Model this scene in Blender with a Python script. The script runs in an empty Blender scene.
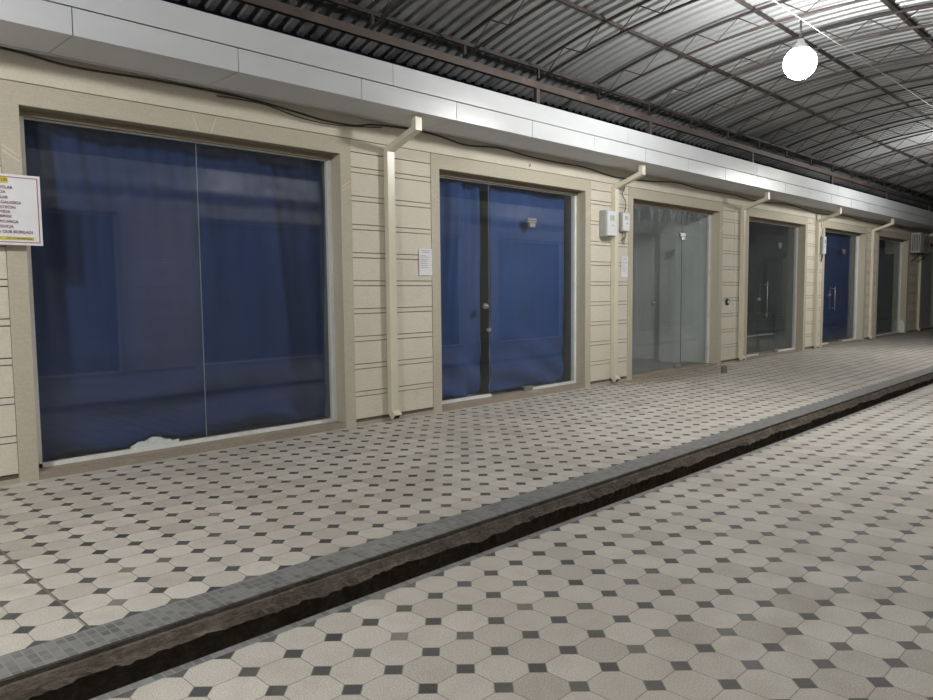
import bpy, math, random
from mathutils import Vector, Matrix
rnd = random.Random(7)
sc = bpy.context.scene
C = sc.collection

# ------------------------------------------------------------------ helpers
class MB:
    """collects shapes and links them as one mesh object"""
    def __init__(s): s.v = []; s.f = []; s.m = []; s.sm = []
    def add(s, vs, fs, mi=0, smooth=False):
        o = len(s.v); s.v += [tuple(p) for p in vs]
        for f in fs: s.f.append([o + i for i in f]); s.m.append(mi); s.sm.append(smooth)
    def box(s, x0, x1, y0, y1, z0, z1, mi=0):
        if x0 > x1: x0, x1 = x1, x0
        if y0 > y1: y0, y1 = y1, y0
        v = [(x0,y0,z0),(x1,y0,z0),(x1,y1,z0),(x0,y1,z0),(x0,y0,z1),(x1,y0,z1),(x1,y1,z1),(x0,y1,z1)]
        s.add(v, [(0,3,2,1),(4,5,6,7),(0,1,5,4),(1,2,6,5),(2,3,7,6),(3,0,4,7)], mi)
    def bbox(s, x0, x1, y0, y1, z0, z1, b=.005, mi=0):
        """box with chamfered edges"""
        if y0 > y1: y0, y1 = y1, y0
        c = ((x0+x1)/2, (y0+y1)/2, (z0+z1)/2); h = ((x1-x0)/2, (y1-y0)/2, (z1-z0)/2)
        vs = []; idx = {}
        for sx in (-1,1):
            for sy in (-1,1):
                for sz in (-1,1):
                    for a in range(3):
                        p = [h[0]-b, h[1]-b, h[2]-b]; p[a] = h[a]
                        idx[(sx,sy,sz,a)] = len(vs)
                        vs.append((c[0]+sx*p[0], c[1]+sy*p[1], c[2]+sz*p[2]))
        fs = []
        for a in range(3):
            u, w = (a+1)%3, (a+2)%3
            for sg in (-1,1):
                q = []
                for su, sw in ((-1,-1),(1,-1),(1,1),(-1,1)):
                    k = [0,0,0]; k[a] = sg; k[u] = su; k[w] = sw
                    q.append(idx[(k[0],k[1],k[2],a)])
                fs.append(q if sg > 0 else q[::-1])
        for a in range(3):
            u, w = (a+1)%3, (a+2)%3
            for su in (-1,1):
                for sw in (-1,1):
                    q = []
                    for sa, face in ((-1,u),(1,u),(1,w),(-1,w)):
                        k = [0,0,0]; k[a] = sa; k[u] = su; k[w] = sw
                        q.append(idx[(k[0],k[1],k[2],face)])
                    fs.append(q if su*sw > 0 else q[::-1])
        for sx in (-1,1):
            for sy in (-1,1):
                for sz in (-1,1):
                    q = [idx[(sx,sy,sz,a)] for a in range(3)]
                    fs.append(q if sx*sy*sz > 0 else q[::-1])
        s.add(vs, fs, mi)
    def sweep(s, pts, prof, mi=0, up=(0,0,1), smooth=False, cap=True, closed=True):
        """prof: list of (a,b) offsets along side and up axes, mitred along pts"""
        P = [Vector(p) for p in pts]; n = len(prof); vs = []
        for i, p in enumerate(P):
            d1 = (P[i]-P[i-1]).normalized() if i else None
            d2 = (P[i+1]-P[i]).normalized() if i < len(P)-1 else None
            d = (d1+d2).normalized() if d1 and d2 else (d1 or d2)
            ref = d1 or d2
            U = Vector(up)
            side = ref.cross(U).normalized(); upv = side.cross(ref).normalized()
            for a, b in prof:
                o = side*a + upv*b
                # slide along ref onto the mitre plane
                t = -(o.dot(d))/ref.dot(d) if abs(ref.dot(d)) > 1e-6 else 0
                vs.append(p + o + ref*t)
        fs = []
        for i in range(len(P)-1):
            for j in range(n if closed else n-1):
                k = (j+1) % n
                fs.append((i*n+j, i*n+k, (i+1)*n+k, (i+1)*n+j))
        if cap: fs.append(tuple(range(n))[::-1]); fs.append(tuple((len(P)-1)*n+j for j in range(n)))
        s.add(vs, fs, mi, smooth)
    def tube(s, pts, r, n=8, mi=0, up=(0,0,1)):
        s.sweep(pts, [(r*math.cos(2*math.pi*k/n), r*math.sin(2*math.pi*k/n)) for k in range(n)], mi, up, True)
    def bar(s, p, q, w, h, mi=0, up=(0,0,1)):
        s.sweep([p, q], [(-w/2,-h/2),(w/2,-h/2),(w/2,h/2),(-w/2,h/2)], mi, up)
    def lathe(s, prof, n=24, c=(0,0,0), axis='z', mi=0):
        vs = []
        for r, t in prof:
            for k in range(n):
                a = 2*math.pi*k/n; x, y = r*math.cos(a), r*math.sin(a)
                p = (x,y,t) if axis == 'z' else ((x,t,y) if axis == 'y' else (t,x,y))
                vs.append((c[0]+p[0], c[1]+p[1], c[2]+p[2]))
        fs = []
        for i in range(len(prof)-1):
            for k in range(n):
                k2 = (k+1) % n
                fs.append((i*n+k, i*n+k2, (i+1)*n+k2, (i+1)*n+k))
        s.add(vs, fs, mi, True)
    def build(s, name, mats, parent=None, flip=None):
        me = bpy.data.meshes.new(name)
        vs = s.v if flip is None else [flip(p) for p in s.v]
        fs = s.f if flip is None else [f[::-1] for f in s.f]
        me.from_pydata(vs, [], fs)
        for m in (mats if isinstance(mats, (list, tuple)) else [mats]): me.materials.append(m)
        for p, mi, sm in zip(me.polygons, s.m, s.sm): p.material_index = mi; p.use_smooth = sm
        me.update()
        o = bpy.data.objects.new(name, me); C.objects.link(o)
        if parent is not None: o.parent = parent
        return o

def shift(o, loc):
    """give a mesh built in world coordinates an origin at loc"""
    o.data.transform(Matrix.Translation(-Vector(loc))); o.location = loc; return o

def tag(o, label=None, cat=None, group=None, kind=None):
    if label: o['label'] = label
    if cat: o['category'] = cat
    if group: o['group'] = group
    if kind: o['kind'] = kind
    return o

def thing(name, loc=(0,0,0), **k):
    o = bpy.data.objects.new(name, None); C.objects.link(o); o.location = loc
    o.empty_display_size = .2
    return tag(o, **k)

def copy_tree(o, parent=None):
    c = o.copy(); C.objects.link(c); c.parent = parent
    for ch in list(o.children): copy_tree(ch, c)
    return c

# ------------------------------------------------------------------ materials
class NT:
    def __init__(s, name):
        s.mat = bpy.data.materials.new(name); s.mat.use_nodes = True
        s.t = s.mat.node_tree; s.t.nodes.clear()
        s.out = s.t.nodes.new('ShaderNodeOutputMaterial')
        s.bs = s.t.nodes.new('ShaderNodeBsdfPrincipled')
        s.t.links.new(s.bs.outputs[0], s.out.inputs[0])
    def n(s, typ, **k):
        x = s.t.nodes.new(typ)
        for a, b in k.items(): setattr(x, a, b)
        return x
    def l(s, a, b): s.t.links.new(a, b)
    def val(s, a, sock):
        if hasattr(a, 'is_output'): s.l(a, sock)
        else: sock.default_value = a
    def m(s, op, a, b=0.0, c=None):
        x = s.n('ShaderNodeMath', operation=op); s.val(a, x.inputs[0]); s.val(b, x.inputs[1])
        if c is not None: s.val(c, x.inputs[2])
        return x.outputs[0]
    def pos(s, scale=(1,1,1)):
        g = s.n('ShaderNodeTexCoord'); mp = s.n('ShaderNodeMapping'); mp.inputs['Scale'].default_value = scale
        s.l(g.outputs['Object'], mp.inputs['Vector']); return mp.outputs[0]
    def noise(s, vec, scale, detail=4, rough=.55):
        x = s.n('ShaderNodeTexNoise'); x.inputs['Scale'].default_value = scale
        x.inputs['Detail'].default_value = detail; x.inputs['Roughness'].default_value = rough
        s.l(vec, x.inputs['Vector']); return x.outputs['Fac']
    def ramp(s, fac, stops, interp='LINEAR'):
        x = s.n('ShaderNodeValToRGB'); x.color_ramp.interpolation = interp
        e = x.color_ramp.elements
        while len(e) < len(stops): e.new(.5)
        for q, (p, c) in zip(e, stops): q.position = p; q.color = tuple(c)[:3] + (1,)
        s.val(fac, x.inputs[0]); return x.outputs[0]
    def mix(s, f, a, b, mode='MIX'):
        x = s.n('ShaderNodeMix', data_type='RGBA', blend_type=mode)
        s.val(f, x.inputs[0])
        for q, i in ((a, 6), (b, 7)):
            if hasattr(q, 'is_output'): s.l(q, x.inputs[i])
            else: x.inputs[i].default_value = tuple(q)[:3] + (1,)
        return x.outputs[2]
    def bump(s, h, strength=.3, dist=.01):
        x = s.n('ShaderNodeBump'); x.inputs['Strength'].default_value = strength; x.inputs['Distance'].default_value = dist
        s.l(h, x.inputs['Height']); s.l(x.outputs[0], s.bs.inputs['Normal'])
    def col(s, c):
        if hasattr(c, 'is_output'): s.l(c, s.bs.inputs['Base Color'])
        else: s.bs.inputs['Base Color'].default_value = tuple(c)[:3] + (1,)
    def set(s, **k):
        for a, b in k.items(): s.val(b, s.bs.inputs[a.replace('_', ' ')])
        return s.mat

def g3(c, k): return tuple(min(1, x*k) for x in c)

def stone(name, c, streak=.5, dirt=(.3,.26,.2), damt=.35, rough=.75):
    t = NT(name); p = t.pos()
    n1 = t.noise(p, 1.3, 5); n2 = t.noise(t.pos((3,3,30)) if streak else p, 3, 5); n3 = t.noise(p, 60, 3)
    col = t.ramp(n1, [(.3, g3(c, .9)), (.7, g3(c, 1.06))])
    col = t.mix(.35, col, t.ramp(n2, [(.35, g3(c, .86)), (.65, g3(c, 1.1))]))
    col = t.mix(.2, col, t.ramp(n3, [(.4, g3(c, .8)), (.6, g3(c, 1.15))]))
    d = t.ramp(t.noise(p, 2.6, 7, .65), [(.58, (0,0,0)), (.78, (damt,)*3)])
    col = t.mix(d, col, dirt)
    t.col(col); t.bump(n3, .15, .004)
    return t.set(Roughness=rough)

def plain(name, c, rough=.6, metal=0.0, var=.12, scale=8, spec=.5):
    t = NT(name); p = t.pos(); n = t.noise(p, scale, 4)
    t.col(t.ramp(n, [(.3, g3(c, 1-var)), (.7, g3(c, 1+var))]))
    return t.set(Roughness=rough, Metallic=metal, Specular_IOR_Level=spec)

M = {}
M['stone'] = stone('stone_panel', (.70,.645,.545))
M['surround'] = stone('surround_stone', (.53,.485,.385), damt=.25)
M['groove'] = plain('groove', (.16,.14,.11), .9)
M['band'] = stone('smooth_band', (.66,.61,.51), streak=0)
M['plinth'] = stone('plinth_cement', (.42,.38,.32), streak=0, damt=.7)
M['shaded_mortar'] = stone('shaded_mortar', (.27,.225,.165), streak=0, damt=.4)  # bare mortar brown, darkened to hold the shade under the opening heads
M['sill'] = stone('sill_cement', (.34,.29,.23), streak=0, damt=.6, dirt=(.6,.56,.5))
M['ridge'] = plain('ridge_stone', (.72,.66,.53), .8)
M['white_frame'] = stone('white_frame', (.80,.80,.78), streak=0, damt=.5, dirt=(.35,.31,.26), rough=.5)
M['gap'] = plain('panel_gap', (.08,.085,.085), .8)
def white_panel():
    t = NT('white_aluminium'); p = t.pos((1,1,3))
    t.col(t.ramp(t.noise(p, .9, 3), [(.3, (.54,.56,.585)), (.7, (.63,.65,.67))]))
    t.bump(t.noise(t.pos((1,1,1)), 2.2, 2), .25, .02)
    return t.set(Roughness=.33, Specular_IOR_Level=.5)
M['white_panel'] = white_panel()
M['soffit'] = plain('soffit_panel', (.60,.615,.64), .55, var=.05, scale=1)
M['pipe'] = plain('cream_pipe', (.70,.66,.53), .32, var=.05, scale=3)
M['outlet_shade'] = plain('painted_pipe_shade', (.012,.011,.01), .9)
def roof_metal():
    t = NT('galvanised_sheet'); p = t.pos((1, .15, 1))
    n = t.noise(t.pos((1,.25,1)), 3, 5); 
    v = t.n('ShaderNodeTexNoise'); v.inputs['Scale'].default_value = .5; v.inputs['Detail'].default_value = 2
    t.l(t.pos(), v.inputs['Vector'])
    col = t.ramp(n, [(.3, (.255,.265,.275)), (.7, (.375,.385,.395))])
    col = t.mix(.4, col, t.ramp(v.outputs['Fac'], [(.35, (.24,.245,.25)), (.65, (.41,.42,.43))]))
    t.col(col)
    return t.set(Roughness=.5, Metallic=.35)
M['roof'] = roof_metal()
def rust():
    t = NT('rusty_steel'); p = t.pos()
    col = t.ramp(t.noise(p, 5, 5), [(.35, (.026,.022,.021)), (.6, (.045,.034,.031)), (.78, (.10,.065,.05))])
    t.col(col); return t.set(Roughness=.7, Metallic=.1)
M['steel'] = rust()
def rustbeam():
    t = NT('red_primer_steel'); p = t.pos()
    t.col(t.ramp(t.noise(p, 4, 5), [(.3, (.06,.043,.037)), (.6, (.09,.064,.055)), (.8, (.20,.14,.11))]))
    return t.set(Roughness=.65)
M['beam'] = rustbeam()
M['dark_roof'] = plain('flat_roof_felt', (.03,.03,.03), .95)
M['chrome'] = plain('brushed_chrome', (.45,.45,.43), .38, .8, .05)
M['dull'] = plain('tarnished_steel', (.16,.16,.155), .6, .2)
M['seam'] = plain('clear_silicone', (.22,.26,.28), .3)
M['seam_dark'] = plain('dark_silicone', (.06,.07,.075), .4)
M['black'] = plain('black_plastic', (.02,.02,.02), .5)
M['cable'] = plain('dark_cable', (.035,.03,.028), .6)
M['white_cable'] = plain('white_cable', (.42,.43,.44), .5)
M['grey_box'] = plain('grey_enamel', (.36,.38,.37), .45, var=.05)
M['light_box'] = plain('pale_plastic', (.66,.68,.69), .4, var=.04)
M['screen'] = plain('meter_window', (.42,.50,.42), .2)
M['paper'] = plain('white_paper', (.80,.81,.83), .8, var=.03)
M['ink'] = plain('grey_ink', (.42,.43,.47), .8)
M['sign_white'] = plain('sign_vinyl', (.80,.80,.84), .45, var=.02)
M['sign_red'] = plain('sign_red', (.38,.10,.14), .6)
M['sign_ink'] = plain('sign_ink', (.17,.055,.10), .6)
M['sign_yellow'] = plain('sign_yellow', (.62,.60,.10), .5)
M['rag'] = plain('pale_rag', (.80,.79,.77), .7, var=.1)
M['ac'] = plain('ac_enamel', (.46,.46,.44), .5, var=.06)
M['ac_dark'] = plain('ac_dark', (.05,.05,.055), .6)
M['room_pale'] = stone('room_pale_wall', (.62,.63,.63), streak=0, damt=.25, dirt=(.3,.31,.3))
M['room_dark'] = stone('room_dark_wall', (.16,.175,.175), streak=0, damt=.3, dirt=(.1,.1,.1))
M['room_floor'] = stone('room_floor', (.30,.28,.25), streak=0)
M['counter'] = plain('dark_counter', (.02,.022,.026), .5)
M['door_metal'] = plain('pale_metal_door', (.62,.64,.64), .35, .3)
def fabric(name, c):
    t = NT(name)
    w = t.noise(t.pos((8,8,1)), 20, 3); n = t.noise(t.pos(), 1.5, 4); f = t.noise(t.pos((1,1,1)), 260, 2)
    col = t.ramp(n, [(.3, g3(c, .8)), (.7, g3(c, 1.2))])
    col = t.mix(.3, col, t.ramp(w, [(.35, g3(c, .7)), (.65, g3(c, 1.3))]))
    t.col(col); t.bump(f, .2, .003)
    return t.set(Roughness=.85, Specular_IOR_Level=.2)
M['navy'] = fabric('navy_curtain', (.021,.041,.135))
M['blue'] = fabric('blue_curtain', (.034,.072,.225))

def glass(name, dust=.03, tint=(.955,.98,.975), top=None, refl=.85):
    """thin architectural glass: clear, mirrored by Fresnel, with a film of dust"""
    t = NT(name); t.t.nodes.remove(t.bs)
    tr = t.n('ShaderNodeBsdfTransparent'); tr.inputs[0].default_value = tint + (1,)
    gl = t.n('ShaderNodeBsdfGlossy'); gl.inputs['Roughness'].default_value = .004
    ge = t.n('ShaderNodeNewGeometry'); dt = t.n('ShaderNodeVectorMath', operation='DOT_PRODUCT')
    t.l(ge.outputs['Normal'], dt.inputs[0]); t.l(ge.outputs['Incoming'], dt.inputs[1])
    q = t.m('POWER', t.m('SUBTRACT', 1.0, t.m('ABSOLUTE', dt.outputs['Value'])), 5.0)
    f = t.m('MINIMUM', t.m('MULTIPLY', t.m('ADD', t.m('MULTIPLY', q, .96), .04), refl), 1.0)
    a = t.n('ShaderNodeMixShader'); t.l(f, a.inputs[0]); t.l(tr.outputs[0], a.inputs[1]); t.l(gl.outputs[0], a.inputs[2])
    df = t.n('ShaderNodeBsdfDiffuse'); df.inputs[0].default_value = (.60,.63,.66,1)
    b = t.n('ShaderNodeMixShader')
    d = t.ramp(t.noise(t.pos(), 1.2, 4, .5), [(.35, (dust*.75,)*3), (.7, (dust*1.3,)*3)])
    fac = d
    if top:
        tc = t.n('ShaderNodeTexCoord'); sp = t.n('ShaderNodeSeparateXYZ'); t.l(tc.outputs['Object'], sp.inputs[0])
        band = t.n('ShaderNodeMapRange'); t.l(sp.outputs['Z'], band.inputs[0])
        band.inputs[1].default_value = top; band.inputs[2].default_value = top + .35
        sm = t.ramp(t.noise(t.pos((9,9,2.2)), 2.3, 6, .7), [(.48, (0,0,0)), (.72, (.55,)*3)])
        fac = t.m('ADD', d, t.m('MULTIPLY', sm, band.outputs[0]))
    t.val(fac, b.inputs[0]); t.l(a.outputs[0], b.inputs[1]); t.l(df.outputs[0], b.inputs[2])
    t.l(b.outputs[0], t.out.inputs[0])
    return t.mat
M['glass'] = glass('clear_glass', .018)
M['dusty'] = glass('dusty_glass', .095, top=2.2)
M['dim'] = glass('dim_glass', .03)

P = .17577
def tiles(name, ox, oy, seam=None):
    """octagon and dot cement tiles: light octagons, dark small squares, thin joints"""
    t = NT(name); tc = t.n('ShaderNodeTexCoord'); sp = t.n('ShaderNodeSeparateXYZ'); t.l(tc.outputs['Object'], sp.inputs[0])
    u = t.m('DIVIDE', t.m('SUBTRACT', sp.outputs['X'], ox), P); v = t.m('DIVIDE', t.m('SUBTRACT', sp.outputs['Y'], oy), P)
    def near(a): # distance to nearest lattice line, 0..0.5
        f = t.m('FRACT', a); return t.m('MINIMUM', f, t.m('SUBTRACT', 1.0, f))
    du, dv = near(u), near(v)
    dia = t.m('ADD', du, dv)                       # diamond distance
    sq = t.m('LESS_THAN', dia, .238)
    edge = t.m('LESS_THAN', t.m('ABSOLUTE', t.m('SUBTRACT', dia, .248)), .013)
    line = t.m('MULTIPLY', t.m('LESS_THAN', t.m('MINIMUM', du, dv), .010), t.m('GREATER_THAN', dia, .24))
    grout = t.m('MAXIMUM', edge, line)
    def cell(off, W):
        cb = t.n('ShaderNodeCombineXYZ')
        t.l(t.m('FLOOR', t.m('ADD', u, off)), cb.inputs[0]); t.l(t.m('FLOOR', t.m('ADD', v, off)), cb.inputs[1])
        w = t.n('ShaderNodeTexWhiteNoise', noise_dimensions='2D'); t.l(cb.outputs[0], w.inputs['Vector']); return w.outputs['Value']
    oc = cell(0.0, 0); dc = cell(.5, 0)
    p = t.pos()
    big = t.noise(p, .55, 4); mid = t.noise(p, 5, 5, .6); fine = t.noise(p, 190, 3, .7)
    octc = t.ramp(oc, [(0, (.40,.37,.325)), (.25, (.49,.46,.41)), (1, (.60,.57,.515))])
    octc = t.mix(.36, octc, t.ramp(fine, [(.40, (.20,.18,.15)), (.60, (.78,.75,.69))]))
    sqc = t.ramp(dc, [(0, (.025,.028,.032)), (.6, (.06,.064,.07)), (.92, (.10,.10,.095)), (1, (.24,.22,.19))])
    sqc = t.mix(.2, sqc, t.ramp(fine, [(.4, (.03,.03,.03)), (.6, (.22,.22,.21))]))
    col = t.mix(sq, octc, sqc)
    col = t.mix(grout, col, (.20,.185,.16))
    if seam is not None:
        col = t.mix(t.m('LESS_THAN', t.m('ABSOLUTE', t.m('SUBTRACT', sp.outputs['X'], seam)), .005), col, (.15,.135,.11))
    col = t.mix(t.ramp(mid, [(.48, (0,0,0)), (.78, (.34,)*3)]), col, (.27,.235,.19))
    col = t.mix(t.ramp(big, [(.45, (0,0,0)), (.7, (.22,)*3)]), col, (.30,.26,.21))
    if seam is not None:                            # earth trodden in before the empty shop
        ex = t.m('DIVIDE', t.m('SUBTRACT', sp.outputs['X'], 10.2), 2.1); ey = t.m('DIVIDE', t.m('ADD', sp.outputs['Y'], .12), .55)
        rr = t.m('ADD', t.m('MULTIPLY', ex, ex), t.m('MULTIPLY', ey, ey))
        k = t.m('SUBTRACT', t.m('ADD', 1.0, t.m('MULTIPLY', t.m('SUBTRACT', mid, .5), 2.4)), rr)
        col = t.mix(t.ramp(k, [(0, (0,0,0)), (.7, (.6,)*3)]), col, (.25,.19,.135))
    t.col(col)
    h = t.m('SUBTRACT', t.m('MULTIPLY', fine, .15), grout)
    t.bump(h, .35, .004)
    r = t.ramp(mid, [(.3, (.62,)*3), (.7, (.80,)*3)])
    return t.set(Roughness=r)
M['tiles_up'] = tiles('octagon_tiles_walk', .956, -2.581, seam=.965)
M['tiles_low'] = tiles('octagon_tiles_street', 1.575, -3.690)
def mosaic(name):
    t = NT(name); b = t.n('ShaderNodeTexBrick'); t.l(t.pos(), b.inputs['Vector'])
    b.inputs['Scale'].default_value = 1; b.inputs['Brick Width'].default_value = .036; b.inputs['Row Height'].default_value = .047
    b.inputs['Mortar Size'].default_value = .003; b.offset = 0
    b.inputs['Color1'].default_value = (.10,.108,.112,1); b.inputs['Color2'].default_value = (.23,.235,.235,1); b.inputs['Mortar'].default_value = (.25,.245,.235,1)
    n = t.noise(t.pos(), 4, 5, .65)
    t.col(t.mix(t.ramp(n, [(.35, (0,0,0)), (.75, (.5,)*3)]), b.outputs[0], (.25,.245,.23)))
    t.bump(t.m('SUBTRACT', 1.0, b.outputs['Fac']), .4, .003)
    return t.set(Roughness=.45)
M['mosaic'] = mosaic('dark_mosaic_edging')
def dirtmat():
    t = NT('crumbling_concrete'); n = t.noise(t.pos(), 9, 7, .7); n2 = t.noise(t.pos((1,1,3)), 30, 5, .7)
    c = t.ramp(n, [(.3, (.06,.05,.038)), (.5, (.12,.10,.078)), (.7, (.24,.21,.17))])
    t.col(t.mix(.4, c, t.ramp(n2, [(.35, (.05,.04,.03)), (.65, (.20,.17,.135))])))
    t.bump(n2, .8, .02); return t.set(Roughness=.95)
M['dirt'] = dirtmat()
M['mud'] = plain('wet_mud', (.11,.092,.07), .7, scale=12)
def emis(name, c, s):
    t = NT(name); t.set(Roughness=.5)
    t.bs.inputs['Emission Color'].default_value = c + (1,); t.bs.inputs['Emission Strength'].default_value = s
    return t.mat
M['lamp'] = emis('lamp_globe', (1.0,.985,.95), 335)
M['lamp3'] = emis('near_lamp_globe', (1.0,.985,.95), 480)
M['lamp2'] = emis('far_lamp_globe', (1.0,.985,.95), 330)

# ------------------------------------------------------------------ layout (metres)
ZT, ZS, YF = 2.591, 2.955, -.572      # opening head, soffit, fascia face
BAYS = [(-2.35,.28),(1.557,4.215),(5.492,8.128),(9.284,11.971),(13.114,15.809),(16.933,19.667),(20.749,23.404),(24.62,27.25),(28.45,31.1)]
X0, X1 = -3.6, 32.3
SPLIT = {3: 12.55, 4: 16.30, 5: 20.20, 6: 24.0}   # piers with an upright joint
PIT = .2693

def facade(name, bays, flip=None, dx=0):
    """stone shop wall: grooved piers, smooth surrounds and head band"""
    b = MB(); S, U, G, N, L, R_ = range(6)
    edges = [X0] + [e for q in bays for e in q] + [X1]
    for i in range(0, len(edges), 2):
        a, c = edges[i], edges[i+1]
        b.box(a+.02, c-.02, .014, .20, 0, ZT-.002, G)
        a2 = a + (.122 if i else 0); c2 = c - (.122 if i < len(edges)-2 else 0)
        cols = [(a2, c2)]
        sx = SPLIT.get(i//2 - 1)
        if sx and a2 < sx < c2: cols = [(a2, sx-.003), (sx+.003, c2)]
        for (p, q) in cols:
            p += .003; q -= .003
            for k in range(10):
                z = .04 + PIT*k
                if k: b.box(p, q, 0, .014, z-.020, z+.020, S)
                top = z + PIT - .028 if k < 9 else 2.625
                b.box(p, q, 0, .014, z+.028, top, S)
            b.box(p, q, 0, .014, 2.633, 2.742, N)
        b.box(a, c, -.004, .014, 0, .032, L)
    for (a, c) in bays:
        for (p, q) in ((a-.122, a), (c, c+.122)):
            b.box(p, q, -.006, .215, 0, ZT, U)
        b.box(a-.122, c+.122, -.006, .215, ZT+.004, 2.742, U)
        b.box(a+.001, c-.001, -.004, .215, ZT, ZT+.003, 6)  # thin layer under the head, its shade put into the brown
        b.box(a-.122, a, -.006, .215, ZT, ZT+.004, U); b.box(c, c+.122, -.006, .215, ZT, ZT+.004, U)
        # etched ridges of the corner blocks and the keystone
        for d in (0, .035):
            b.bar((a-.118, -.006, 2.315-d), (a-.012, -.006, 2.245-d), .006, .006, R_, (0,1,0))
            b.bar((c+.012, -.006, 2.25+d), (c+.118, -.006, 2.32+d), .006, .006, R_, (0,1,0))
        m = (a+c)/2
        b.bar((m-.10, -.006, 2.722), (m-.055, -.006, 2.605), .007, .006, R_, (0,1,0))
        b.bar((m+.10, -.006, 2.722), (m+.055, -.006, 2.605), .007, .006, R_, (0,1,0))
    b.box(X0, X1, .012, .215, 2.742, 2.75, G)
    b.box(X0, X1, 0, .215, 2.75, 3.0, N)
    o = b.build(name, [M['stone'], M['surround'], M['groove'], M['band'], M['plinth'], M['ridge'], M['shaded_mortar']], flip=flip)
    return tag(o, kind='structure')

YO = -6.05
flip = lambda p: (p[0]+.4, YO - p[1], p[2])
facade('wall_left', BAYS)
facade('wall_right', BAYS, flip)

def eaves(name, flip=None):
    b = MB(); r = random.Random(3)
    def panel(x0, x1, z0, z1):
        t = [r.uniform(-.0022, .0022) for _ in range(4)]
        vs = [(x0,YF+t[0],z0),(x1,YF+t[1],z0),(x1,YF+t[2],z1),(x0,YF+t[3],z1)]
        vs += [(x,YF+.015,z) for (x,_,z) in vs]
        b.add(vs, [(0,1,2,3),(4,7,6,5),(0,4,5,1),(1,5,6,2),(2,6,7,3),(3,7,4,0)], 0)
    g = .0035
    x = 1.738 - 1.153*5
    while x < X1:
        panel(x+g, x+1.153-g, ZS, 3.128)
        b.box(x+g, x+1.153-g, YF+.016, -.075, ZS, ZS+.012, 1)
        x += 1.153
    x = 4.398 - 3.84*2
    while x < X1:
        panel(x+.0025, x+3.84-.0025, 3.137, 3.325); x += 3.84
    b.box(X0, X1+.2, -.07, -.035, ZS-.004, ZS+.012, 1)
    b.box(X0, X1+.2, YF+.018, .2, ZS+.014, 3.31, 2)
    b.box(X0, X1+.2, YF+.002, .9, 3.312, 3.327, 3)
    o = b.build(name, [M['white_panel'], M['soffit'], M['gap'], M['dark_roof']], flip=flip)
    return tag(o, kind='structure')
eaves('trim_1'); eaves('trim_2', flip)

# floor: walkway, street, edging strips, channel
def slab(name, x0, x1, y0, y1, z, mat, th=.06, kind='structure'):
    b = MB(); b.box(x0, x1, y0, y1, z-th, z); return tag(b.build(name, mat), kind=kind)
slab('floor_walkway', X0, 60, -2.757, .0, 0, M['tiles_up'])
slab('floor_street', X0, 60, YO-.02, -3.338, 0, M['tiles_low'])
slab('floor_edging', X0, 60, -2.945, -2.757, 0, M['mosaic'])
slab('floor_edging', X0, 60, -3.338, -3.298, 0, M['mosaic'])
b = MB()
r = random.Random(11)
nx = 1100; xs = [X0 + (24.0 - X0)*i/nx for i in range(nx)] + [30, 45, 60]
def wob(x, s, a):
    return a*(math.sin(x*3.1*s+s)+.6*math.sin(x*7.7*s+2*s)+.4*math.sin(x*17.3*s))/2
prof = []
for x in xs:
    j = r.uniform(-1, 1); j2 = r.uniform(-1, 1)
    lip = -.072 + wob(x, 1.7, .014) + j*.006
    out = -3.004 + wob(x, 2.3, .010) + j2*.006
    prof.append([(-2.938, -.004), (-2.95, -.004), (-2.952, -.022), (-2.962+j*.002, -.026), (-2.985+wob(x,3.3,.006), -.055+j2*.004), (out, lip),
                 (out+.012, lip-.02+j2*.006), (-2.985+j*.008, lip-.05), (-2.975+j2*.006, -.22), (-2.99, -.32), (-3.15+j*.01, -.335), (-3.285, -.32), (-3.305, -.1), (-3.30, -.004), (-3.31,-.004)])
n = len(prof[0]); vs = [(x, y, z) for x, pr in zip(xs, prof) for (y, z) in pr]
fs = []; 
for i in range(len(xs)-1):
    for k in range(n-1):
        fs.append((i*n+k, i*n+k+1, (i+1)*n+k+1, (i+1)*n+k))
for f in fs: pass
b.add(vs, fs, 0)
for k in range(len(b.m)): b.m[k] = 1 if (k % (n-1)) >= 8 and (k % (n-1)) <= 10 else 0
tag(b.build('floor_channel', [M['dirt'], M['mud']]), kind='structure')

# rooms behind the glass
def rooms(flip=None, suffix=''):
    zf, zc, yb = .03, 2.78, 3.2
    for i, (a, c) in enumerate(BAYS):
        m = M['room_pale'] if i in (3, 7) else M['room_dark']
        b = MB(); x0, x1 = a-.05, c+.03
        b.box(x0-.03, x0, .216, yb, 0, zc); b.box(x1, x1+.03, .216, yb, 0, zc)
        b.box(x0-.03, x1+.03, yb, yb+.05, 0, zc)
        tag(b.build('wall_room', m, flip=flip), kind='structure')
        b = MB(); b.box(x0-.03, x1+.03, .216, yb+.05, zc, zc+.05); tag(b.build('ceiling_room', m, flip=flip), kind='structure')
        b = MB(); b.box(x0-.03, x1+.03, 0.0, yb+.05, -.05, zf); tag(b.build('floor_room', M['room_floor'], flip=flip), kind='structure')
rooms()

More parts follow.
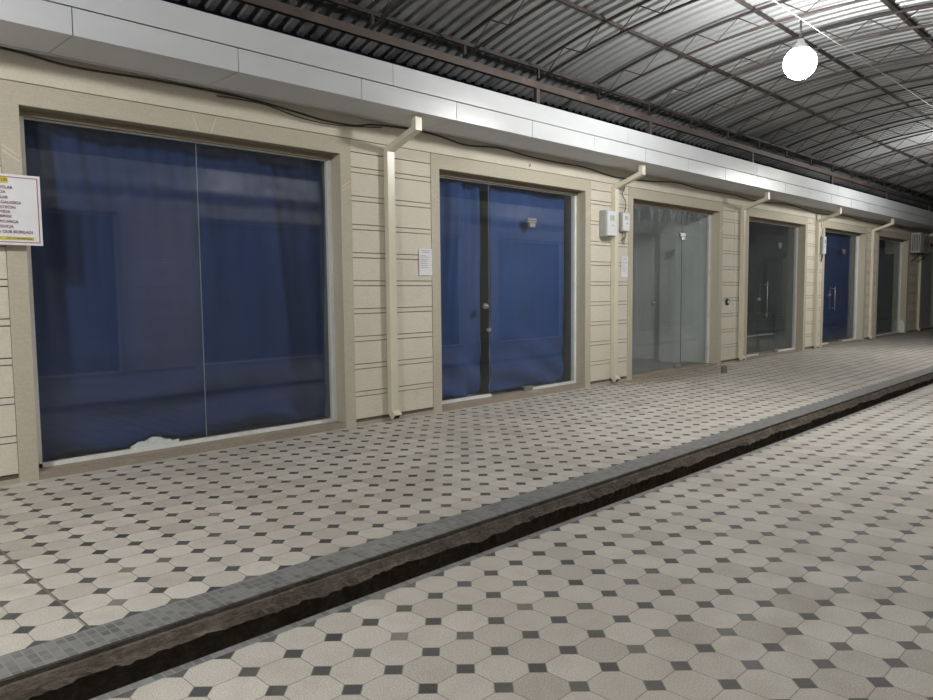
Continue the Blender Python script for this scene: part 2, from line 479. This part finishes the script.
# sills and glazing
YG = .17; ZG = ZT-.042      # glass plane and glazing head
zbot = lambda i: .052 if i < 3 else .033
def sill(i, flip=None):
    a, c = BAYS[i]; b = MB()
    b.box(a+.001, c-.001, .001, .22, .0301, zbot(i))
    b.box(a+.001, c-.001, (-.012 if i < 3 else -.002), .001, .0005, zbot(i)-.007)
    return b
def glazing(i, seams, matname='glass', frames=('l','r','t','b'), door=None, fl=None):
    """window_n > frame, pane(s); the panes meet at seams"""
    a, c = BAYS[i]; root = thing('window_%d' % i if fl is None else 'window_%d' % (i+20), (0,0,0), kind='structure')
    w = .035; zb = zbot(i)
    f = MB()
    f.box(a+.001, a+(.066 if i == 1 else .018), YG-.03, YG+.03, zb, ZG)
    f.box(c-w-.001, c-.001, YG-.03, YG+.03, zb, ZG)
    f.box(a+.018, c-w, YG-.012, YG+.02, ZG-.009, ZG)
    segs = [(a+.018, c-w)] if not door else [(a+.018, door[0]), (door[1], c-w)]
    for (p, q) in (segs if i != 3 or fl else []): f.box(p, q, YG-.03, YG+.02, zb, zb+.03)
    f.build('frame', M['white_frame'], root, fl)
    hm = MB(); hm.box(a+.001, c-.001, .115, .20, ZG+.001, ZT-.001); hm.build('head_mortar', M['shaded_mortar'], root, fl)
    sb = sill(i); sb.build('sill', M['sill'], root, fl)
    xs = [a+.018] + seams + [c-w]
    for k in range(len(xs)-1):
        if door and abs(xs[k]-door[0]) < .02: continue
        p = MB(); p.box(xs[k]+.003, xs[k+1]-.003, YG-.004, YG+.004, zb+.03, ZG-.010)
        p.build('pane', M[matname], root, fl)
    if not fl:
        for x in {1: seams, 2: seams[:1], 3: seams[1:], 4: seams[:1]}.get(i, []):
            p = MB(); p.box(x-.0022, x+.0022, YG-.0045, YG+.0045, zb+.031, ZG-.010); p.build('seam', M['seam' if i < 3 else 'seam_dark'], root)
    return root
def glass_door(i, x0, x1, matname, top=2.17):
    root = thing('door_%d' % i, (0,0,0), kind='structure')
    p = MB(); p.box(x0+.003, x1-.003, YG-.005, YG+.005, zbot(i)+.012, top); p.build('door_leaf', M[matname], root)
    p = MB(); p.box(x0+.003, x1-.003, YG-.005, YG+.005, top+.006, ZG-.010); p.build('transom_pane', M[matname], root)
    def patch(x, z, w=.17, h=.055, up=True):
        q = MB(); q.bbox(x-w*.35, x+w*.65, YG-.02, YG+.02, z-h/2, z+h/2, .004)
        q.box(x-w*.35+.004, x+w*.65-.004, YG-.0215, YG-.02, z-.003, z+.003, 1)
        q.bbox(x-w*.15, x+w*.5, YG-.02, YG+.02, z-h*1.5, z-h/2-.002, .004)
        q.build('hinge_patch', [M['chrome' if i < 4 else 'dull'], M['black']], root)
    patch(x1-.02, top)
    q = MB(); q.bbox(x1-.16, x1+.01, YG-.022, YG+.022, zbot(i)+.003, zbot(i)+.053, .004); q.build('floor_hinge', M['chrome'], root)
    return root
def lock(root, x, z, r=.032, big=True):
    q = MB()
    q.lathe([(0, -.03), (r*.55, -.03), (r*.6, -.02), (r, -.016), (r, .016), (0, .018)], 20, (x, YG, z), 'y')
    if big: q.bbox(x-.045, x+.045, YG-.022, YG-.008, z-.018, z+.018, .004)
    q.build('lock', M['chrome'], root)
def pull(root, x, z0, z1):
    q = MB(); q.tube([(x, YG-.055, z0), (x, YG-.055, z1)], .008, 8, up=(0,1,0))
    for z in (z0+.06, z1-.06): q.tube([(x, YG, z), (x, YG-.055, z)], .007, 8)
    q.build('pull_handle', M['chrome'], root)

glazing(0, []); glazing(1, [2.892])
glazing(2, [6.44, 7.22], door=(6.44, 7.22)); d2 = glass_door(2, 6.44, 7.22, 'glass'); lock(d2, 6.375, 1.125, .034); lock(d2, 6.43, .84, .026, False)
glazing(3, [10.10, 11.02], 'dusty', door=(10.10, 11.02)); d3 = glass_door(3, 10.10, 11.02, 'dusty'); lock(d3, 10.14, 1.10, .03)
glazing(4, [13.98, 14.92], 'dim', door=(13.98, 14.92)); d4 = glass_door(4, 13.98, 14.92, 'dim'); lock(d4, 14.0, 1.09, .03); pull(d4, 14.27, .74, 1.44)
glazing(5, [17.75, 18.7], door=(17.75, 18.7)); d5 = glass_door(5, 17.75, 18.7, 'glass'); lock(d5, 17.80, 1.14, .03); pull(d5, 18.02, .78, 1.34)
glazing(6, [22.0], 'dim'); glazing(7, [25.9], 'dim'); glazing(8, [29.7])
for i in range(9): glazing(i, [sum(BAYS[i])/2], 'glass', fl=flip)
# backing behind the opposite panes
b = MB()
for (a, c) in BAYS: b.box(a-.05, c+.05, .9, .95, 0, 2.8)
tag(b.build('wall_opposite_rooms', M['room_dark'], flip=flip), kind='structure')
# white paint patch low on the reveal of the sixth bay
b = MB(); b.add([(23.403-.002, .02, .02), (23.401, .15, .02), (23.401, .16, .30), (23.401, .10, .40), (23.401, .04, .34), (23.401, .015, .15)], [(0,1,2,3,4,5)])
tag(b.build('trim_paint_patch', M['white_frame']), kind='structure')

# ------------------------------------------------------------------ curtains
def curtain(x0, x1, z0, z1, mat, label, folds, amp=.02, seed=0, y=.31, lift=None, slant=.0, group=None):
    r = random.Random(seed); nx_, nz = int((x1-x0)/.012), 60
    ph = [(r.uniform(0, 6.28), r.uniform(.7, 1.4), r.uniform(.5, 1)) for _ in range(5)]
    vs = []
    for j in range(nz+1):
        v = j/nz; z = z1 + (z0-z1)*v
        for i in range(nx_+1):
            u = i/nx_; x = x0 + (x1-x0)*u
            s = x + slant*(1-v)*.4
            d = 0
            for k, (p, f, w) in enumerate(ph):
                d += w*math.sin(s*folds*f + p + .5*math.sin(z*1.3+p))
            d = amp*d/2.5
            d += .10*amp*math.sin(s*folds*5+2*math.sin(z*2)) * (1-v)**2 * 2
            # sag creases towards the hem
            hem = max(0, (v-.62)/.38)
            d += amp*.9*hem*math.sin((z*16) + 3*math.sin(x*2.2+seed) + x*3)*(.5+.5*math.sin(x*1.7+seed))
            zz = z
            if v > .9: zz += .006*(1+math.sin(x*9+seed))*(v-.9)/.1
            if lift:
                lx, lw, lh = lift; g = math.exp(-((x-lx)/lw)**2); zz += lh*g*max(0, (v-.75)/.25)
            vs.append((x + .006*math.sin(z*5+seed), y + d, zz))
    fs = []
    for j in range(nz):
        for i in range(nx_):
            q = j*(nx_+1)+i; fs.append((q, q+nx_+1, q+nx_+2, q+1))
    b = MB(); b.add(vs, fs, 0, True)
    o = b.build('curtain', mat); shift(o, ((x0+x1)/2, y, z0))
    md = o.modifiers.new('thick', 'SOLIDIFY'); md.thickness = .002
    return tag(o, label, 'curtain', group)
curtain(1.655, 4.30, .056, 2.580, M['navy'], 'widest dark navy curtain, behind the nearest shop window beside the sign', 7.5, .085, 3, .37, (2.50, .17, .085), .9)
curtain(5.52, 6.41, .07, 2.56, M['blue'], 'narrow blue curtain left of the dark gap in the second shopfront', 11, .05, 5, .29, None, .1)
curtain(6.60, 8.06, .07, 2.54, M['blue'], 'wide blue curtain behind the glass door with the two locks', 6, .05, 8, .30, None, .1)
curtain(17.10, 19.80, .09, 2.53, M['navy'], 'blue curtain in the far shopfront with a vertical bar handle', 5, .03, 9, .31)
for k, (a, c) in enumerate(BAYS):
    if k in (0, 2, 5): 
        b = MB(); n_ = 60
        vs = [(a+.05+(c-a-.1)*i/n_, .3+.03*math.sin(i*1.1), z) for z in (.1, 2.5) for i in range(n_+1)]
        b.add(vs, [(i, i+1, n_+2+i, n_+1+i) for i in range(n_)], 0, True)
        o = b.build('curtain', M['navy'], flip=flip); 
        tag(o, 'navy curtain behind glass across the arcade, seen only in reflections', 'curtain', 'curtains of the opposite shops')

# crumpled rag between curtain and glass
b = MB(); r = random.Random(4); nu, nv = 26, 9; vs = []
for j in range(nv):
    for i in range(nu):
        u, v = i/(nu-1), j/(nv-1)
        h = .026 + .06*(.55+.45*abs(math.sin(u*7+v*2)))*math.sin(math.pi*min(1, u*1.15))**.7*math.sin(math.pi*v)**.6 + .012*u
        vs.append((2.27+.40*u+.03*(v-.5), .178+.065*v + .004*r.uniform(-1,1), .053 + (h+r.uniform(-.006,.006) if 0 < j < nv-1 else .002)))
b.add(vs, [(j*nu+i, j*nu+i+1, (j+1)*nu+i+1, (j+1)*nu+i) for j in range(nv-1) for i in range(nu-1)], 0, False)
o = b.build('crumpled_cloth', M['rag']); shift(o, (2.45, .21, .053))
tag(o, 'crumpled pale cloth on the sill under the lifted hem of the nearest curtain', 'cloth')

# added pale box in the empty shop, standing in for the jamb's reflection
b = MB(); b.box(11.70, 11.999, .62, .95, .031, 2.779); tag(b.build('wall_jamb_reflection', M['room_pale']), kind='structure')
# counter in the dark fourth shop
t = thing('shop_counter', (14.3, .65, .03), label='low dark counter with a pale shelf strip inside the unlit fourth shop', cat='counter')
def part(mb, name, mat, root): 
    o = mb.build(name, mat, root); o.data.transform(Matrix.Translation(-root.location)); return o
b = MB(); b.bbox(13.2, 15.44, .42, .9, .03, .77, .01); part(b, 'body', M['counter'], t)
b = MB(); b.bbox(13.18, 15.46, .40, .92, .77, .80, .005); part(b, 'worktop', M['counter'], t)
b = MB(); b.box(13.3, 15.3, .405, .419, .36, .385); part(b, 'shelf_strip', M['grey_box'], t)

# pale metal panel in the seventh bay
b = MB(); b.bbox(24.70, 26.2, .03, .07, .053, 2.40, .01)
for z in (.9, 1.7): b.box(24.85, 26.1, .025, .0299, z, z+.02)
o = b.build('metal_shutter', M['door_metal']); shift(o, (25.45, .05, .053))
tag(o, 'pale metal panel closing the farthest shopfront, past the air conditioner', 'shutter')

# ------------------------------------------------------------------ downpipes
def downpipe(x, label, ptch=False):
    w, d = .088, .062; cx = x + w/2
    root = thing('downpipe', (cx, 0, 0), label=label, cat='downpipe', group='rainwater downpipes between the shopfronts')
    rect = [(-w/2,-d/2),(w/2,-d/2),(w/2,d/2),(-w/2,d/2)]
    b = MB(); b.sweep([(0,-.39,ZS-.001),(0,-.39,2.845),(0,-.042,2.675),(0,-.042,2.60)], rect, 0, (1,0,0)) if False else None
    def seg(pts, ww=w, dd=d):
        q = MB()
        pr = [(-dd/2,-ww/2),(dd/2,-ww/2),(dd/2,ww/2),(-dd/2,ww/2)]
        q.sweep(pts, pr, 0, (1,0,0)); return q
    seg([(0,-.455,ZS-.001),(0,-.455,2.835),(0,-.038,2.690),(0,-.038,2.675)], w-.008, d-.006).build('swan_neck', M['pipe'], root)
    seg([(0,-.038,2.675),(0,-.038,.135)]).build('shaft', M['pipe'], root)
    seg([(0,-.038,.134),(0,-.040,.10),(0,-.095,.045)], w+.006, d+.006).build('shoe', M['pipe'], root)
    shoe = root.children[-1] if root.children[-1].name.startswith('shoe') else [c for c in root.children if c.name.startswith('shoe')][0]
    h = MB()
    c = Vector((0,-.095,.045)); dr = Vector((0,-.055,-.055)).normalized(); up = Vector((0,-.7071,.7071)); sd = Vector((1,0,0)); c2 = c+dr*.0012
    h.add([c2+sd*a+up*e for a, e in ((-.036,-.026),(.036,-.026),(.036,.026),(-.036,.026))], [(0,1,2,3)])  # flat near-black quad on the capped end, painting the shade inside
    h.build('outlet_shade_patch', M['outlet_shade'], shoe)
    s = MB()
    for z in (.55, 1.9): s.box(-w/2-.012, w/2+.012, -.072, -.0665, z, z+.02); 
    return root
downpipe(4.735, 'nearest cream downpipe, right of the widest window with the navy curtain')
downpipe(8.725, 'cream downpipe passing between the two electricity meters')
downpipe(12.76, 'cream downpipe beside the round fitting, right of the empty pale shop')
downpipe(16.36, 'cream downpipe beside the single grey meter box before the far blue curtain')
downpipe(20.10, 'cream downpipe between the far blue curtain and the last dark window')
downpipe(24.545, 'farthest cream downpipe, below the air conditioner at the arcade end')

# ------------------------------------------------------------------ small things on the wall
def paper(x0, x1, z0, z1, label, seed, tilt=0):
    root = thing('paper_notice', ((x0+x1)/2, -.0065, (z0+z1)/2), label=label, cat='notice')
    w, h = x1-x0, z1-z0
    b = MB(); n_ = 8; vs = []
    for j in range(n_+1):
        for i in range(n_+1):
            u, v = i/n_-.5, j/n_-.5
            vs.append((u*w, -.0025-.004*abs(v)**3*8*(.5+u), v*h))
    b.add(vs, [(j*(n_+1)+i, j*(n_+1)+i+1, (j+1)*(n_+1)+i+1, (j+1)*(n_+1)+i) for j in range(n_) for i in range(n_)])
    o = b.build('sheet', M['paper'], root); md = o.modifiers.new('t', 'SOLIDIFY'); md.thickness = .001
    r = random.Random(seed); b = MB()
    for k, z in enumerate([.42,.36,.24,.18,.08,.02,-.06,-.14,-.22]):
        a, e = (-.32,.32) if k < 2 else (-.4, r.uniform(-.05,.38))
        if k == 0: a, e = -.34, .36
        b.box(a*w, e*w, -.0062, -.0052, z*h, z*h+.005)
    b.build('printed_lines', M['ink'], o)
    root.rotation_euler = (0, tilt, 0)
paper(5.185, 5.365, 1.470, 1.745, 'white printed notice taped left of the second shopfront', 1)
paper(8.98, 9.15, 1.475, 1.765, 'white printed notice under the small pale meter', 2, .02)

def meter(x0, x1, z0, z1, d, name, label, m1, side=None, leads=True):
    cx = (x0+x1)/2; root = thing(name, (cx, 0, z0), label=label, cat='meter box')
    w, h = x1-x0, z1-z0
    b = MB(); b.bbox(-w/2, w/2, -d*.8, -.001, 0, h, .008); b.build('housing', M[m1], root)
    b = MB(); b.bbox(-w/2+.008, w/2-.008, -d, -d*.8-.0005, .01, h-.01, .006); cover = b.build('cover', M['light_box'], root)
    b = MB(); b.bbox(-w*.24, w*.2, -d-.003, -d-.0005, h*.60, h*.80, .001); b.build('display_window', M['screen'], cover)
    b = MB(); b.lathe([(0,-.004),(.008,-.004),(.008,0)], 12, (w*.05, -d, h*.42), 'y'); b.build('screw', M['black'], cover)
    if leads:
        b = MB()
        for k in range(3):
            xx = -w*.25+k*w*.22
            b.tube([(xx,-d*.5,.003),(xx+.01,-d*.5,-.05),(xx+.03-.02*k,-d*.45,-.09),(xx-.02,-d*.3,-.13-.02*k)], .005, 6, up=(1,0,0))
        b.build('leads', M['cable'], root)
    return root
meter(8.445, 8.68, 2.015, 2.365, .135, 'electricity_meter', 'larger grey electricity meter box left of the downpipe near the second shopfront', 'grey_box', leads=False)
meter(8.915, 9.095, 2.105, 2.375, .075, 'electricity_meter', 'smaller pale meter with hanging leads right of the downpipe', 'grey_box')
meter(16.55, 16.72, 2.01, 2.39, .11, 'electricity_meter', 'single tall grey meter box left of the far blue curtained shopfront', 'grey_box')

def wire(pts, r, name, label, cat, mat='cable'):
    # smooth through the points
    P_ = [Vector(p) for p in pts]; out = []
    for i in range(len(P_)-1):
        p0, p1, p2, p3 = P_[max(0,i-1)], P_[i], P_[i+1], P_[min(len(P_)-1,i+2)]
        for k in range(6):
            t_ = k/6
            out.append(.5*((2*p1)+(p2-p0)*t_+(2*p0-5*p1+4*p2-p3)*t_*t_+(3*p1-p0-3*p2+p3)*t_**3))
    out.append(P_[-1]); b = MB(); b.tube(out, r, 7); o = b.build(name, M[mat]); shift(o, P_[0])
    return tag(o, label, cat)
wire([(-3.5,-.022,2.93),(-1,-.022,2.925),(.5,-.022,2.94),(1.46,-.022,2.945),(1.9,-.022,2.912),(2.49,-.022,2.93),(3.02,-.022,2.932),(3.33,-.022,2.925),(3.75,-.022,2.893),(4.02,-.022,2.868),(4.37,-.022,2.872),(4.62,-.022,2.915),(5.08,-.022,2.94),(5.49,-.022,2.927),(5.88,-.022,2.888),(6.42,-.022,2.925),(6.97,-.022,2.895),(7.47,-.022,2.889),(8.07,-.022,2.892),(8.6,-.022,2.85),(8.92,-.022,2.842),(9.66,-.022,2.87),(10.5,-.022,2.925),(11.24,-.022,2.897),(12.5,-.022,2.908),(13.3,-.022,2.875),(15,-.022,2.92),(16.5,-.022,2.86),(18,-.022,2.92),(20,-.022,2.88),(23.4,-.022,2.92)],
     .0085, 'wall_cable', 'thick dark cable sagging along the wall just under the soffit', 'cable')
wire([(3.0,-.0125,2.905),(3.4,-.05,2.900),(3.75,-.05,2.845),(4.1,-.05,2.835),(4.5,-.05,2.872),(4.70,-.03,2.9)], .006, 'slack_wire', 'thin slack wire hanging below the thick cable above the nearest downpipe', 'wire')
wire([(9.02,-.03,2.376),(9.03,-.045,2.5),(8.95,-.04,2.62),(9.02,-.03,2.72),(9.0,-.035,2.83)], .005, 'meter_wire', 'thin wire rising from the small pale meter to the wall cable', 'wire')
wire([(16.63,-.03,2.391),(16.65,-.045,2.5),(16.58,-.04,2.65),(16.62,-.035,2.84)], .005, 'meter_wire', 'thin wire rising from the single grey meter box to the wall cable', 'wire')

# round fitting on the third pier
t = thing('wall_socket', (12.30, 0, 1.075), label='small round dark fitting with pale centre on the pier right of the empty shop', cat='socket')
b = MB(); b.lathe([(.055,-.0005),(.055,-.022),(.045,-.030),(.030,-.030),(.028,-.018)], 28, axis='y'); b.build('rim', M['black'], t)
b = MB(); b.lathe([(.029,-.020),(.027,-.031),(0,-.033)], 20, axis='y'); b.build('knob', M['paper'], t)
# stub in the pavement
b = MB(); b.lathe([(.046,0),(.044,.085),(.036,.105),(.016,.11),(.014,.10),(0,.10)], 18, (10.97,-.60,0)); o = b.build('pavement_stub', M['dull']); shift(o, (10.97,-.60,0))
tag(o, 'short grey stub sticking up from the tiles before the empty shop', 'stub')
# snapped hook above the second shopfront
b = MB(); b.tube([(6.98,-.0005,2.79),(6.98,-.02,2.79),(6.98,-.022,2.82)], .006, 6, up=(1,0,0)); o = b.build('wall_hook', M['white_cable']); shift(o, (6.98,0,2.79))
tag(o, 'tiny pale hook on the smooth band above the second shopfront', 'hook')

# air conditioner
t = thing('air_conditioner', (24.02, -.0, 2.22), label='boxy outdoor air conditioner bracketed high on the wall at the far end', cat='air conditioner')
b = MB(); b.bbox(-.5, .5, -.27, -.03, .03, .58, .012); casing = b.build('casing', M['ac'], t)
b = MB()
for k in range(5): b.box(-.508, -.5005, -.25+k*.04, -.232+k*.04, .08, .53)
b.build('side_vent', M['ac_dark'], casing)
b = MB(); 
b.lathe([(.0,-.276),(.03,-.276),(.03,-.2715)], 24, (.12,0,.3), 'y')
for rr in (.08,.13,.18,.22): b.lathe([(rr,-.2712),(rr,-.277),(rr+.008,-.277),(rr+.008,-.2712)], 32, (.12,0,.3), 'y')
b.build('fan_grille', M['ac_dark'], casing)
for sx in (-.35, .35):
    b = MB(); b.box(sx-.02, sx+.02, -.30, -.0005, 0, .029); b.bar((sx,-.26,.0),(sx,-.001,-.22), .02, .02, up=(1,0,0)); b.build('bracket', M['steel'], t)

# ------------------------------------------------------------------ sign at the left edge
SX1, SZ0, SZ1 = 1.645, 1.640, 2.112
t = thing('notice_board', (1.30, -.055, SZ0), label='white notice board with red border and dark red capitals at the left edge', cat='sign')
def sp_(x, z): return (x-1.30, z-SZ0)
b = MB(); b.bbox(1.0-1.30, SX1-1.30, -.012, .006, 0, SZ1-SZ0, .002); board = b.build('board', M['sign_white'], t)
b = MB(); yb0, yb1 = -.0140, -.0122; i0, o0 = .022, .017
W0, W1, H0, H1 = 1.0-1.30, SX1-1.30, 0, SZ1-SZ0
b.box(W0+o0, W1-o0, yb0, yb1, H1-i0, H1-o0); b.box(W0+o0, W1-o0, yb0, yb1, o0, i0)
b.box(W0+o0, W0+i0, yb0, yb1, i0, H1-i0); b.box(W1-i0, W1-o0, yb0, yb1, i0, H1-i0)
b.build('border', M['sign_red'], board)
b = MB(); b.box(W1-.30, W1-.195, yb0, yb1, H1-.062, H1-.022); b.build('heading_patch', M['sign_yellow'], board)
b = MB(); b.box(W0+.05, W1-.055, yb0, yb1, .034, .056); b.build('footer_patch', M['sign_yellow'], board)
for k in (-1, 1):
    b = MB(); b.box((.45 if k > 0 else -.45)*0 + (-.2 + .0*k), -.19, .0062, .0485, .1 if k < 0 else .36, .12 if k < 0 else .38); b.build('bracket', M['steel'], t)
LINES = [('ITLAR', .170, .388), ('DA', .212, .357), ('LAR', .200, .322), ('AGALIGIGA', .122, .289), ("DO'KON", .158, .257), ('OVIDA', .190, .227),
         ('UBINIX', .183, .197), ('KCARGA', .145, .162), ('OSHQA', .175, .129), ('A OLIB BORILADI', .060, .094)]
LINES = [(s_, off, z-.015) for s_, off, z in LINES]
for s_, off, z in LINES + [('DO KORINISHDA', .066, .038), ('LIB', .20, .424)]:
    cu = bpy.data.curves.new('lettering', 'FONT'); cu.body = s_; cu.size = .027 if z > .06 and z < .4 else (.020 if z < .06 else .027); cu.align_x = 'RIGHT'; cu.extrude = .0004
    cu.offset = .0002
    o = bpy.data.objects.new('lettering', cu); C.objects.link(o); o.parent = t
    o.rotation_euler = (math.pi/2, 0, 0); o.location = (W1-off, -.0148, z)
    cu.materials.append(M['sign_ink'])
    dg = bpy.context.evaluated_depsgraph_get(); me = bpy.data.meshes.new_from_object(o.evaluated_get(dg))
    mo = bpy.data.objects.new('lettering', me); C.objects.link(mo); mo.parent = board
    mo.rotation_euler = o.rotation_euler; mo.location = o.location
    bpy.data.objects.remove(o); mo.name = 'lettering'

# ------------------------------------------------------------------ roof
YC, ZA, CC = -2.95, 4.23, .0573
def arc(y, z0=ZA): return z0 - CC*(y-YC)**2
YR0, YR1 = .29, -6.02
b = MB(); pit = .149; ny = 34; cols = []
x = X0
prof = [(0,0),(.045,0),(.060,.026),(.115,.026),(.130,0)]
while x < X1+1.5:
    for (u, h) in prof: cols.append((x+u, h))
    x += pit
vs = []
for j in range(ny+1):
    y = YR0 + (YR1-YR0)*j/ny
    for (xx, h) in cols: vs.append((xx, y, arc(y)+.056+h))
nc = len(cols)
b.add(vs, [(j*nc+i, j*nc+i+1, (j+1)*nc+i+1, (j+1)*nc+i) for j in range(ny) for i in range(nc-1)])
o = b.build('ceiling', M['roof']); tag(o, kind='structure')
md = o.modifiers.new('t', 'SOLIDIFY'); md.thickness = .002; md.offset = 1

# purlins
YP = [-1.25, -2.29, -3.335, -4.38, -5.2]
PL = ['rusty roof purlin nearest the shopfronts, one step in from the lattice girder', 'rusty roof purlin second from the shopfronts, passing behind the hanging lamp',
      'dark roof purlin right of the hanging lamp near the crown', 'roof purlin beyond the crown on the photographer side', 'roof purlin nearest the photographer side wall']
for y, lb in zip(YP, PL):
    b = MB(); h = .034; zc_ = arc(y)+.036; hw = .026 if y == -3.335 else .014
    b.box(X0, X1+1.5, y-hw, y+hw, zc_-h/2, zc_+h/2); o = b.build('roof_purlin', M['steel']); shift(o, (X0, y, zc_)); tag(o, lb, 'purlin', 'roof purlins')

# trusses
def truss():
    root = thing('roof_truss', (0,0,0))
    def chord(z0, s_):
        q = MB(); pts = [(0, y, arc(y, z0)) for y in [(-.36) + (-5.55+.36)*k/28 for k in range(29)]]
        q.sweep(pts, [(-s_/2,-s_/2),(s_/2,-s_/2),(s_/2,s_/2),(-s_/2,s_/2)], 0, (1,0,0)); return q
    chord(ZA, .024).build('upper_chord', M['steel'], root)
    chord(ZA-.19, .022).build('lower_chord', M['steel'], root)
    y = -.50; k = 0; st = .235
    while y - st > -5.5:
        lo, hi = (0, y, arc(y, ZA-.19+.012)), (0, y-st, arc(y-st, ZA-.014))
        if k % 2: lo, hi = (0, y, arc(y, ZA-.014)), (0, y-st, arc(y-st, ZA-.19+.012))
        if k % 5 != 3:
            q = MB(); q.tube([lo, hi], .0055, 6, up=(1,0,0)); q.build('web_bar', M['steel'], root)
        y -= st; k += 1
    return root
tr0 = truss(); TX = [5.506 + 1.187*k for k in range(-7, 24)]
for i, x in enumerate(TX):
    o = tr0 if i == 0 else copy_tree(tr0)
    o.location = (x, 0, 0)
    tag(o, 'rusty arched lattice truss crossing the arcade under the corrugated roof', 'truss', 'arched roof trusses')

# eaves girders
def girder(name, y, label):
    root = thing(name, (0, y, 0), label=label, cat='girder')
    q = MB(); q.box(X0, X1+1.4, -.025, .025, 3.572, 3.648); q.build('bottom_chord', M['beam'], root)
    q = MB(); q.box(X0, X1+1.4, -.018, .018, 3.790, 3.826); q.build('top_chord', M['steel'], root)
    for x in TX:
        q = MB(); q.box(x+.02, x+.05, -.012, .012, 3.6485, 3.7895); q.build('upright', M['steel'], root)
    return root
girder('lattice_girder', -.347, 'long rusty lattice girder running above the white fascia')
girder('lattice_girder', -5.553, 'lattice girder on the photographer side, above the camera')
def post(x, y, label, grp=None):
    b = MB(); b.bbox(-.028, .028, -.024, .024, 0, 3.5715-3.328, .003); b.box(-.06, .06, -.05, .05, 0, .006)
    o = b.build('girder_post', M['beam']); o.location = (x, y, 3.3275); tag(o, label, 'post', grp)
post(6.70, -.347, 'short rusty post on the white eaves, nearest one under the girder')
post(9.13, -.347, 'short rusty post under the girder, second along the white eaves')
post(12.40, -.347, 'short post under the girder above the pale empty shop pier')
post(16.20, -.347, 'short post under the girder above the far grey meter box')
for x in (20.0, 24.0, 28.0): post(x, -.347, 'short post under the girder, among those hidden or far along the eaves', 'posts hidden or far along the eaves')
for x in (0, 5, 10, 15, 20, 25, 30): post(x, -5.553, 'short post on the eaves of the opposite shops', 'posts on the opposite eaves')

# ------------------------------------------------------------------ lamps on a cable along the arcade
b = MB(); b.tube([(X0, YC, 3.885), (7.49, YC, 3.868), (X1+1, YC, 3.885)], .0045, 6); o = b.build('lamp_cable', M['white_cable']); shift(o, (X0, YC, 3.885))
tag(o, 'pale cable strung along the arcade that carries the hanging lamp', 'cable')
def lamp(x, mat, label, grp=None, z=3.455, R_=.150):
    root = thing('hanging_lamp', (x, YC, z), label=label, cat='lamp', group=grp)
    q = MB(); pr = [(.001, -R_)] + [(R_*math.sin(a), -R_*math.cos(a)) for a in [math.pi*k/24 for k in range(1, 20)]]
    q.lathe(pr, 28); q.build('globe', M[mat], root)  # globe made larger than the bulb so its shape includes the glow
    q = MB(); q.lathe([(.001, R_*.82), (R_*.62, R_*.80), (R_*.6, R_*.86), (R_*.5, R_*1.0), (.04, R_+.04), (.028, R_+.075), (.001, R_+.078)], 24); q.build('socket', M['light_box'], root)
    q = MB(); zt = 3.862 - z
    q.tube([(-.02, 0, R_+.07), (-.004, 0, zt)], .004, 6, up=(0,1,0)); q.tube([(.03, 0, R_+.065), (.004, 0, zt)], .004, 6, up=(0,1,0)); q.build('hanger', M['cable'], root)
lamp(7.49, 'lamp', 'glowing white globe lamp hanging from the cable under the roof')
lamp(-1.2, 'lamp3', 'hanging globe lamp outside the left of the frame, over the walkway', 'arcade lamps out of view')
lamp(16.4, 'lamp2', 'hanging globe lamp farther along the arcade, past the right of the frame', 'arcade lamps out of view')

# ------------------------------------------------------------------ world, camera
w = bpy.data.worlds.new('night'); sc.world = w; w.use_nodes = True
bg = w.node_tree.nodes['Background']; bg.inputs[0].default_value = (.35,.45,.7,1); bg.inputs[1].default_value = .006

yaw, pit_, rol = [math.radians(a) for a in (45.49371, -4.52666, -.54053)]
f = Vector((math.sin(yaw)*math.cos(pit_), math.cos(yaw)*math.cos(pit_), math.sin(pit_)))
rt = Vector((math.cos(yaw), -math.sin(yaw), 0)); up = rt.cross(f)
c_, s_ = math.cos(rol), math.sin(rol)
r2 = c_*rt + s_*up; u2 = -s_*rt + c_*up
cam = bpy.data.cameras.new('camera'); co = bpy.data.objects.new('camera', cam); C.objects.link(co)
m = Matrix((r2, u2, -f)).transposed().to_4x4(); m.translation = Vector((0, -5.7812, 1.3)); co.matrix_world = m
cam.sensor_width = 36; cam.lens = 742.0*36/933; cam.clip_end = 200; cam.clip_start = .02
sc.camera = co
sc.view_settings.view_transform = 'Standard'; sc.view_settings.look = 'None'
sc.view_settings.exposure = .06; sc.view_settings.gamma = 1; sc.view_settings.use_curve_mapping = False
